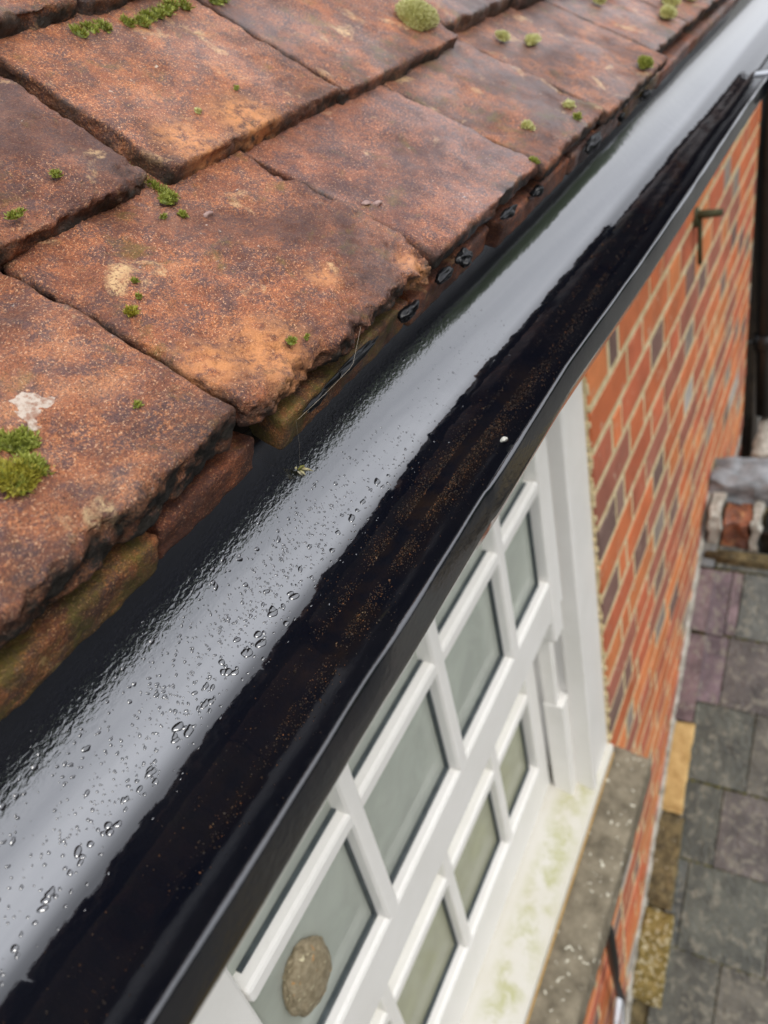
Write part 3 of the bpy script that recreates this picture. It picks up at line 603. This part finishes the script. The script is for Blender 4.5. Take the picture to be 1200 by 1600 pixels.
while d<4.9:
    x=CX0; hd=(ci%2==0); d0,d1=d+.0072,d+course-.0072
    x0_,x1_=CX0,CX1
    first=True
    if ci%2: seq=[.1125-.004,.056]
    else: seq=[.225-.004]
    k=0
    while x<CX1-.01:
        if k<len(seq): Lb=seq[k]; h_=Lb<.15
        else: h_=((k-len(seq))%2==(0 if ci%2==0 else 1)); Lb=.1085 if h_ else .221
        e=min(x+Lb,CX1); pr=rb.uniform(-.0012,.0012)
        b.box(x+(0 if k==0 else .005),e-.004,YW+pr,.40,d0+rb.uniform(-.001,.001),d1+rb.uniform(-.001,.001),.0022,bcol(h_)); x+=Lb+.005; k+=1
    if d>1.47:   # below the stone sill, towards the camera
        x=CX0-.006; k=0
        while x>-.6:
            h_=((k+ci)%2==0); Lb=.1085 if h_ else .221; b.box(x-Lb,x-.008,YW+rb.uniform(-.0012,.0012),.40,d0,d1,.0035,bcol(h_)); x-=Lb+.005; k+=1
    d+=course; ci+=1
# return face at the far corner
b.build('brickwork',M['brick'],wall)
# ragged mortar pointing against the window frame
b=MB()
for i in range(120):
    dd=.32+i*.0093; b.box(1.0375-rb.uniform(.001,.006),1.0425,YW+.001+rb.uniform(0,.006),YW+.02,dd,dd+.0096,.001)
b.build('pointing',M['mortar'],wall)
# ------------------------------------------------------------------ window
win=empty('sash_window',(.5,.36,HZ-1.42)); tag(win,'white painted sash window with small panes below the gutter','window')
UX0,UX1=.150,.842; bars=[.3215,.509,.6955]; YU=.336; YL=.4005
fr=MB()
fr.box(.925,1.036,.329,.46,.30,1.394,.004); fr.box(.917,.934,.3225,.36,.30,1.392,.004)           # right box frame and bead
fr.box(-.07,.03,.329,.46,.30,1.394,.004)
fr.box(.8885,.907,.368,.392,.32,1.39,.002)                                       # parting bead
fr.box(.8872,.926,.358,.3935,1.128,1.386,.002)
fr.box(-.07,1.036,.329,.46,.285,.335,.002); fr.box(.925,.93,.30,.31,.3,.3,.0) if 0 else None
fr.build('frame',M['white'],win)
def bevbar(m,axis,p0,p1,c,wd,yf,yb):  # moulded bar: chamfered both sides
    if axis=='v': m.box(c-wd/2,c+wd/2,yf,yb,p0,p1,wd*.22)
    else: m.box(p0,p1,yf+.0008,yb,c-wd/2,c+wd/2,wd*.22)
us=MB()
us.box(UX1,.887,YU,.374,.33,.865,.004); us.box(.845,.885,YU+.002,.372,.85,.925,.006)      # stile + horn
us.box(.105,UX0-.001,YU,.374,.33,.865,.004)
us.box(UX0-.001,UX1+.0015,YU+.001,.374,.793,.866,.005); us.box(UX0,UX1,YU+.001,.374,.325,.36,.004)
up=us.build('upper_sash',M['white'],win)
for x in bars:
    g=MB(); bevbar(g,'v',.36,.797,x,.021,YU-.001,.372); g.build('glazing_bar',M['white'],up)
g=MB(); bevbar(g,'h',UX0,UX1,.622,.020,YU,.370); g.build('glazing_bar',M['white'],up)
px=[UX0]+bars+[UX1]
for i in range(4):
    for (a,c) in((.36,.612),(.632,.795)):
        g=MB(); g.box(px[i]+.006,px[i+1]-.006,.3555,.3585,a,c); g.build('pane',M['glass'],up)
gk=MB()
M['gasket']=simple('grey_gasket',(.035,.045,.05),(.07,.085,.09),60,.5)
for i in range(4):
    x0_,x1_=px[i]+.0105,px[i+1]-.0105
    for dd in(.6125,.790): gk.box(x0_,x1_,.350,.3545,dd-.0028,dd+.0028)
    gk.box(x1_-.003,x1_-.0002,.350,.3545,.634,.787)
gk.build('gasket',M['gasket'],up)
ls=MB()
ls.box(UX1+.005,.889,YL,.44,.868,1.363,.004); ls.box(.105,UX0,YL,.44,.868,1.363,.004); ls.box(UX0,UX1+.007,YL+.001,.44,.868,.905,.005); ls.box(UX0,UX1+.007,YL-.001,.44,1.262,1.366,.006)
lo=ls.build('lower_sash',M['white'],win)
for x in bars:
    g=MB(); bevbar(g,'v',.90,1.265,x,.020,YL-.001,.435); g.build('glazing_bar',M['white'],lo)
g=MB(); bevbar(g,'h',UX0,UX1+.006,1.074,.020,YL,.434); g.build('glazing_bar',M['white'],lo)
px2=[UX0]+bars+[UX1+.006]
for i in range(4):
    for (a,c) in((.904,1.066),(1.083,1.264)):
        g=MB(); g.box(px2[i]+.006,px2[i+1]-.006,.4205,.4235,a,c); g.build('pane',M['glass_dirty_haze'],lo)
gk=MB()
for i in range(4):
    x0_,x1_=px2[i]+.0105,px2[i+1]-.0105; gk.box(x0_,x1_,.415,.4195,1.256,1.2615); gk.box(x1_-.003,x1_-.0002,.415,.4195,1.085,1.256)
gk.build('gasket',M['gasket'],lo)
# wooden sill
n=4; V=[];pts=[(.322,1.393),(.318,1.396),(.318,1.412),(.335,1.416),(.47,1.416),(.47,1.364),(.405,1.366)]
V=[(x,y,HZ-d) for x in(-.08,1.036) for y,d in pts]; k=len(pts); F=[tuple(range(k)),tuple(range(2*k-1,k-1,-1))]+[(i,i+k,(i+1)%k+k,(i+1)%k) for i in range(k)]
mesh_obj('sill',V,F,M['sill'],win,smooth=False)
b=MB(); b.box(-.08,1.034,.3165,.326,1.4125,1.4225,.002); b.build('sealant_bead',M['ochre'],win)
# room behind: pale backing added close to the glass to brighten panes, inner sill
b=MB(); b.box(UX0-.04,UX1+.04,.391,.394,.34,.866); b.box(UX0-.04,UX1+.04,.444,.448,.88,1.29); b.build('added_backing',M['added_backing'],win)
b=MB(); b.box(UX0-.04,UX1+.04,.381,.390,.806,.8665,.002); b.box(UX0-.04,UX1+.04,.384,.390,.778,.788,.002); b.box(UX0-.04,UX1+.04,.434,.443,1.225,1.25,.002); b.box(UX0-.04,UX1+.04,.432,.443,1.215,1.224,.002)
for x in bars: b.box(x-.018,x+.018,.386,.390,.36,.81,.002)  # dark upright strips stand in for the glazing bars' shadows
b.build('inner_rail_bar_shade',M['railgrey'],win)
b=MB(); b.box(-.05,1.03,.455,.60,1.30,1.33,.002); b.build('inner_sill',M['white'],win)
# stone sill
V=[];nx_,ny_=170,22
pr=[(.335,1.418),(.262,1.437),(.2535,1.4385),(.2495,1.443),(.2490,1.500),(.262,1.506),(.335,1.506)]
pr2=[]
for i in range(len(pr)-1):
    a,c=pr[i],pr[i+1]; L_=math.hypot(a[0]-c[0],a[1]-c[1]); m_=max(1,int(L_/.006)); pr2+=[(a[0]+(c[0]-a[0])*j/m_,a[1]+(c[1]-a[1])*j/m_) for j in range(m_)]
pr2.append(pr[-1]); k=len(pr2); xs=np.linspace(-.22,1.055,200); V=[(x,y,HZ-d) for x in xs for y,d in pr2]; V=np.array(V); V[:,2]+=fbm(V,40,3,3)*.0018; V[:,1]+=fbm(V,50,3,8)*.0016*(V[:,1]<.29)
F=[(i*k+j,i*k+(j+1)%k,(i+1)*k+(j+1)%k,(i+1)*k+j) for i in range(199) for j in range(k)]+[tuple(range(k))[::-1],tuple(199*k+j for j in range(k))]
o=mesh_obj('stone_sill',V,F,M['stone']); tag(o,'brown weathered stone sill with pale lichen spots under the white window','sill')
b=MB(); b.box(-.22,1.05,.3105,.3185,1.5065,1.512,.002); o=b.build('mortar_line',M['mortar']); tag(o,'thin mortar bed below the stone sill','mortar')
# lump behind the glass
def sponge():
    bm=bmesh.new(); bmesh.ops.create_icosphere(bm,subdivisions=5,radius=1); v=np.array([q.co[:] for q in bm.verts]); n=1+.07*fbm(v,3,3,3)+.04*fbm(v,12,2,5); v=v*n[:,None]
    f=[[q.index for q in g.verts] for g in bm.faces]; bm.free()
    mm=simple('brown_crust',(.24,.19,.11),(.42,.35,.23),200,.8,.002,500); add_spots(mm,(.75,.68,.45),150,.68); add_spots(mm,(.6,.28,.06),90,.68)
    o=mesh_obj('crusty_lump',np.stack([.209+v[:,0]*.030,.350+v[:,1]*.012,HZ-.714+v[:,2]*.040],1),f,mm)
    tag(o,'round brown speckled crusty lump against the lowest visible window pane','lump')
sponge()
# cables under the sill
b=MB(); b.tube([P(.80,.31,1.51),P(.815,.296,1.62),P(.83,.29,1.75),P(.835,.287,1.88),P(.85,.29,2.0),P(.88,.293,2.15),P(.885,.296,2.30),P(.89,.30,2.6),P(.9,.3,3.2)],[.007,.009,.012,.012,.008,.010,.008,.008,.008],10)
o=b.build('black_cable',M['cable'],None,True); tag(o,'thick black cable running down the brick wall from the stone sill','cable')
b=MB(); b.tube([P(.70,.305,2.5),P(.74,.29,2.25),P(.80,.285,2.12),P(.845,.287,2.08),P(.862,.288,2.13),P(.86,.29,2.3),P(.86,.29,2.7)],.007,10)
o=b.build('white_hose',M['whitecable'],None,True); tag(o,'thin white hose bent in a hook beside the black cable','hose')
# iron peg in the wall
pg=MB(); pg.tube([P(1.865,.33,.604),P(1.865,.30,.603),P(1.862,.262,.600)],[.008,.0095,.0075],10); pg.tube([P(1.865,.322,.590),P(1.865,.316,.628)],.011,10)
hook=pg.build('iron_bracket',M['rust'],None,True); tag(hook,'mossy iron peg with a hanging rod fixed high on the brick wall','bracket')
pg=MB(); pg.tube([P(1.868,.309,.606),P(1.868,.308,.66),P(1.868,.307,.715)],.0052,8); pg.build('rod',M['rust'],hook,True)
# ------------------------------------------------------------------ lean-to slate roof
SL=.795; R0=2.54+SL*.975
def rd(x): return R0-SL*x              # depth of the slate surface
roof=empty('slate_roof',(1.5,.1,HZ-2.6)); tag(roof,'grey and purple slate lean-to roof far below the gutter','roof')
b=MB(); rs_=random.Random(12); tails=[.82,.99,1.163,1.347,1.515,1.693,1.850,2.005]
pal=[(.125,.125,.10),(.105,.11,.088),(.14,.12,.108),(.11,.115,.10),(.15,.14,.11),(.09,.095,.08)]
purp=[(.22,.155,.165),(.19,.135,.15)]
cosr=1/math.hypot(1,SL)
def slate(x0,x1,y0,y1,col,up=.0):
    """a slate whose tail is at x0; its head tucks under the next course"""
    t_=.006; h0=.011+up+rs_.uniform(0,.0025); h1=.001+up; nrm=(-SL*cosr,cosr)
    V=[]
    for (x,h) in((x0,h0),(x1,h1)):
        for y in(y0,y1):
            for tt in(0,-t_):
                V.append((x+nrm[0]*(h+tt),y,HZ-rd(x)+nrm[1]*(h+tt)))
    b.add(V,[(0,4,6,2),(1,3,7,5),(0,2,3,1),(4,5,7,6),(0,1,5,4),(2,6,7,3)],col)
joints={3:[.262,.155,-.10,-.35],2:[.262,.216,-.005,-.25],4:[.27,.100,-.14],5:[.27,.20,.0,-.22],6:[.265,.215,.185,-.02],1:[.2565,.10,-.14],0:[.25,.19,-.05],7:[.25,.1]}
for r_,tx in enumerate(tails):
    nx2=tails[r_+1] if r_+1<len(tails) else 2.06
    ys=[.262 if r_<5 else .268]+joints[r_][1:]
    y=ys[0]
    for yn in ys[1:]+[ys[-1]-.26,ys[-1]-.52,ys[-1]-.8,ys[-1]-1.1]:
        c=rs_.choice(pal)
        if r_ in(5,6) and yn>.1: c=rs_.choice(purp)
        if r_==4 and y<.2 and yn>-.1: c=(.12,.085,.09)
        k=rs_.uniform(.85,1.15); slate(tx+rs_.uniform(-.003,.003),nx2+.03,yn+.002,y-.002,tuple(v*k for v in c)); y=yn
b.build('slates',M['slate'],roof)
# roof body below slates, far slope beyond the ridge
V=[];pts=[(.5,rd(.5)),(2.20,rd(2.20)),(3.6,rd(2.2)+.72),(3.6,5.),(.5,5.)]
V=[(x,y,HZ-d-.004) for y in(-1.3,.318) for x,d in pts]; k=5; F=[tuple(range(k))[::-1],tuple(range(k,2*k))]+[(i,(i+1)%k,(i+1)%k+k,i+k) for i in range(k)]
mesh_obj('roof_body',V,F,M['mossstone_dark'],roof,smooth=False)
# moss lines in the slate joints
b=MB()
for r_,tx in enumerate(tails[1:]):
    for i in range(150):
        y=.262-i*.008+random.uniform(-.003,.003); s=random.uniform(.002,.0045); b.box(tx-s*1.3,tx+.002,y-s,y+s*1.2,rd(tx)-.006,rd(tx)+.006,.001)
b.build('joint_moss',simple('dark_joint_moss',(.05,.05,.014),(.24,.23,.05),60,.9,.002,300),roof)
# edging stones against the wall
def edging(x0,x1,y0,y1,h,mat,label,cat,seed,name):
    nx2,ny2=max(6,int((x1-x0)/.008)),10; V=[];F=[]
    rows=[(y1,-.02),(y1,h*.6)]+[(y1+(y0-y1)*j/ny2,h) for j in range(ny2+1)]+[(y0,h*.5),(y0,-.02)]
    for i in range(nx2+1):
        x=x0+(x1-x0)*i/nx2
        for (y,hh) in rows:
            e=1-.55*max(0,(abs(i/nx2*2-1)-.8)/.2)**2 if hh>0 else 1
            V.append((x-SL*cosr*hh*e,y,HZ-rd(x)+cosr*hh*e))
    V=np.array(V); V+=np.stack([fbm(V,40,3,seed)*.003,fbm(V,45,3,seed+4)*.003,fbm(V,60,3,seed+8)*.0025],1); k=len(rows)
    F=[(i*k+j,i*k+j+1,(i+1)*k+j+1,(i+1)*k+j) for i in range(nx2) for j in range(k-1)]+[tuple(range(k)),tuple(nx2*k+j for j in range(k))[::-1]]
    o=mesh_obj(name,V,F,mat); tag(o,label,cat); return o
edging(1.435,1.636,.254,.3135,.020,M['sand'],'yellow sandstone slab on the slates against the brick wall','stone',1,'edging_stone')
edging(1.232,1.430,.244,.3135,.022,M['mossstone_dark'],'dark damp edging stone next below the yellow slab','stone',2,'edging_stone')
edging(1.035,1.226,.232,.3120,.026,M['mossstone'],'lichen-crusted golden edging stone, lowest by the wall','stone',3,'edging_stone')
b=MB()
for (a,c,col,y0_) in((1.64,1.842,(.20,.135,.14),.262),(1.85,2.0,(.21,.145,.15),.266),(2.004,2.11,(.17,.185,.19),.27)):
    slate(a,c,y0_,.312,col,.012)
b.build('edge_slates',M['slate'],roof)
# cement fillet between wall and roof
V=[];F=[];xs=np.arange(.9,2.22,.01)
for x in xs:
    for (y,h) in((.3205,.03),(.315,.028),(.3095,.021),(.307,.004)): V.append((x-SL*cosr*h,y,HZ-rd(x)+cosr*h))
V=np.array(V); V[:,1:]+=np.stack([fbm(V,60,3,2)*.002,fbm(V,70,3,5)*.003],1)
F=[(i*4+j,i*4+j+1,(i+1)*4+j+1,(i+1)*4+j) for i in range(len(xs)-1) for j in range(3)]
mesh_obj('cement_fillet',V,F,M['pale_mortar'],roof)
# ridge end: terracotta piece, lead, stone
def blob_box(name,x0,x1,y0,y1,d0,d1,mat,label,cat,seed,amp=.004,parent=None):
    bm=bmesh.new(); bmesh.ops.create_cube(bm,size=1); bmesh.ops.subdivide_edges(bm,edges=bm.edges[:],cuts=12,use_grid_fill=True)
    v=np.array([q.co[:] for q in bm.verts]); f=[[q.index for q in g.verts] for g in bm.faces]; bm.free()
    rr=np.sign(v)*(np.abs(v)**1.0); v=np.stack([(x0+x1)/2+rr[:,0]*(x1-x0),(y0+y1)/2+rr[:,1]*(y1-y0),HZ-(d0+d1)/2+rr[:,2]*abs(d1-d0)],1)
    v+=np.stack([fbm(v,30,3,seed),fbm(v,30,3,seed+3),fbm(v,30,3,seed+6)],1)*amp; o=mesh_obj(name,v,f,mat,parent,smooth=True)
    if not parent: tag(o,label,cat)
    return o
blob_box('broken_brick',2.06,2.165,.185,.262,1.585,1.70,M['tile_red'],'broken terracotta brick bedded in mortar at the top of the slates','brick',1,.006)
blob_box('mortar_lump',2.05,2.19,.266,.300,1.555,1.70,M['pale_mortar'],'pale mortar lump between the broken brick and the wall','mortar',2,.008)
blob_box('mortar_lump',2.05,2.19,.158,.180,1.575,1.70,M['pale_mortar'],'pale mortar lump on the outer side of the broken brick','mortar',5,.008)
blob_box('ridge_flashing',2.17,2.31,.10,.316,1.515,1.60,M['lead'],'crumpled grey lead flashing at the ridge beside the wall','flashing',3,.012)
blob_box('ridge_course',2.01,2.045,-1.2,.30,1.675,1.76,M['mossstone_dark'],'damp mossy stone strip across the top of the slates','stone',4,.004)
blob_box('ridge_block',2.05,2.25,-1.2,.148,1.60,1.75,M['pipe'],'black capping running outwards from the broken brick','capping',6,.004)
blob_box('grey_block',2.78,3.15,-.3,.262,1.80,2.05,M['pale_mortar'],'pale grey stone block under the black downpipe','block',7,.006)
# downpipe
dp=empty('downpipe',(3.03,.27,HZ-1.9)); tag(dp,'black downpipe at the far corner of the brick wall','downpipe')
b=MB(); b.tube([P(3.06,.298,.35),P(3.06,.294,.8),P(3.055,.268,1.3),P(3.05,.245,1.78)],.036,16); b.build('pipe',M['pipe'],dp,True)
b=MB(); b.tube([P(3.052,.262,1.44),P(3.052,.259,1.50)],.044,16); b.tube([P(3.04,.30,1.47),P(3.03,.33,1.47)],.008,8); b.build('pipe_collar',M['pipe'],dp,True)
# end wall of the next house, dark, beyond the corner
b=MB(); b.box(3.16,3.4,.30,1.5,.1,5.0,.01); o=b.build('neighbour_wall',M['wood']); tag(o,'dark wall beyond the downpipe at the right edge','wall')
# unseen hedge added to darken the low sky mirrored in the gutter
hv=[];hf=[]
nxh=140
for i in range(nxh+1):
    x=-40+80*i/nxh
    for j,(y,z) in enumerate(((-12,0),(-11.4,3.6),(-12.1,7.6),(-13.6,8.6),(-16,0))): hv.append((x,y,z))
hv=np.array(hv); hv[:,1]+=fbm(hv,.8,4,2)*.5; hv[:,2]+=(hv[:,2]>.5)*fbm(hv,.6,4,6)*.7
hf=[(i*5+j,i*5+j+1,(i+1)*5+j+1,(i+1)*5+j) for i in range(nxh) for j in range(4)]
o=mesh_obj('horizon_block_hedge',hv,hf,M['hedge']); tag(o,'unseen very tall dark hedge added to block the low sky in gutter reflections','hedge')
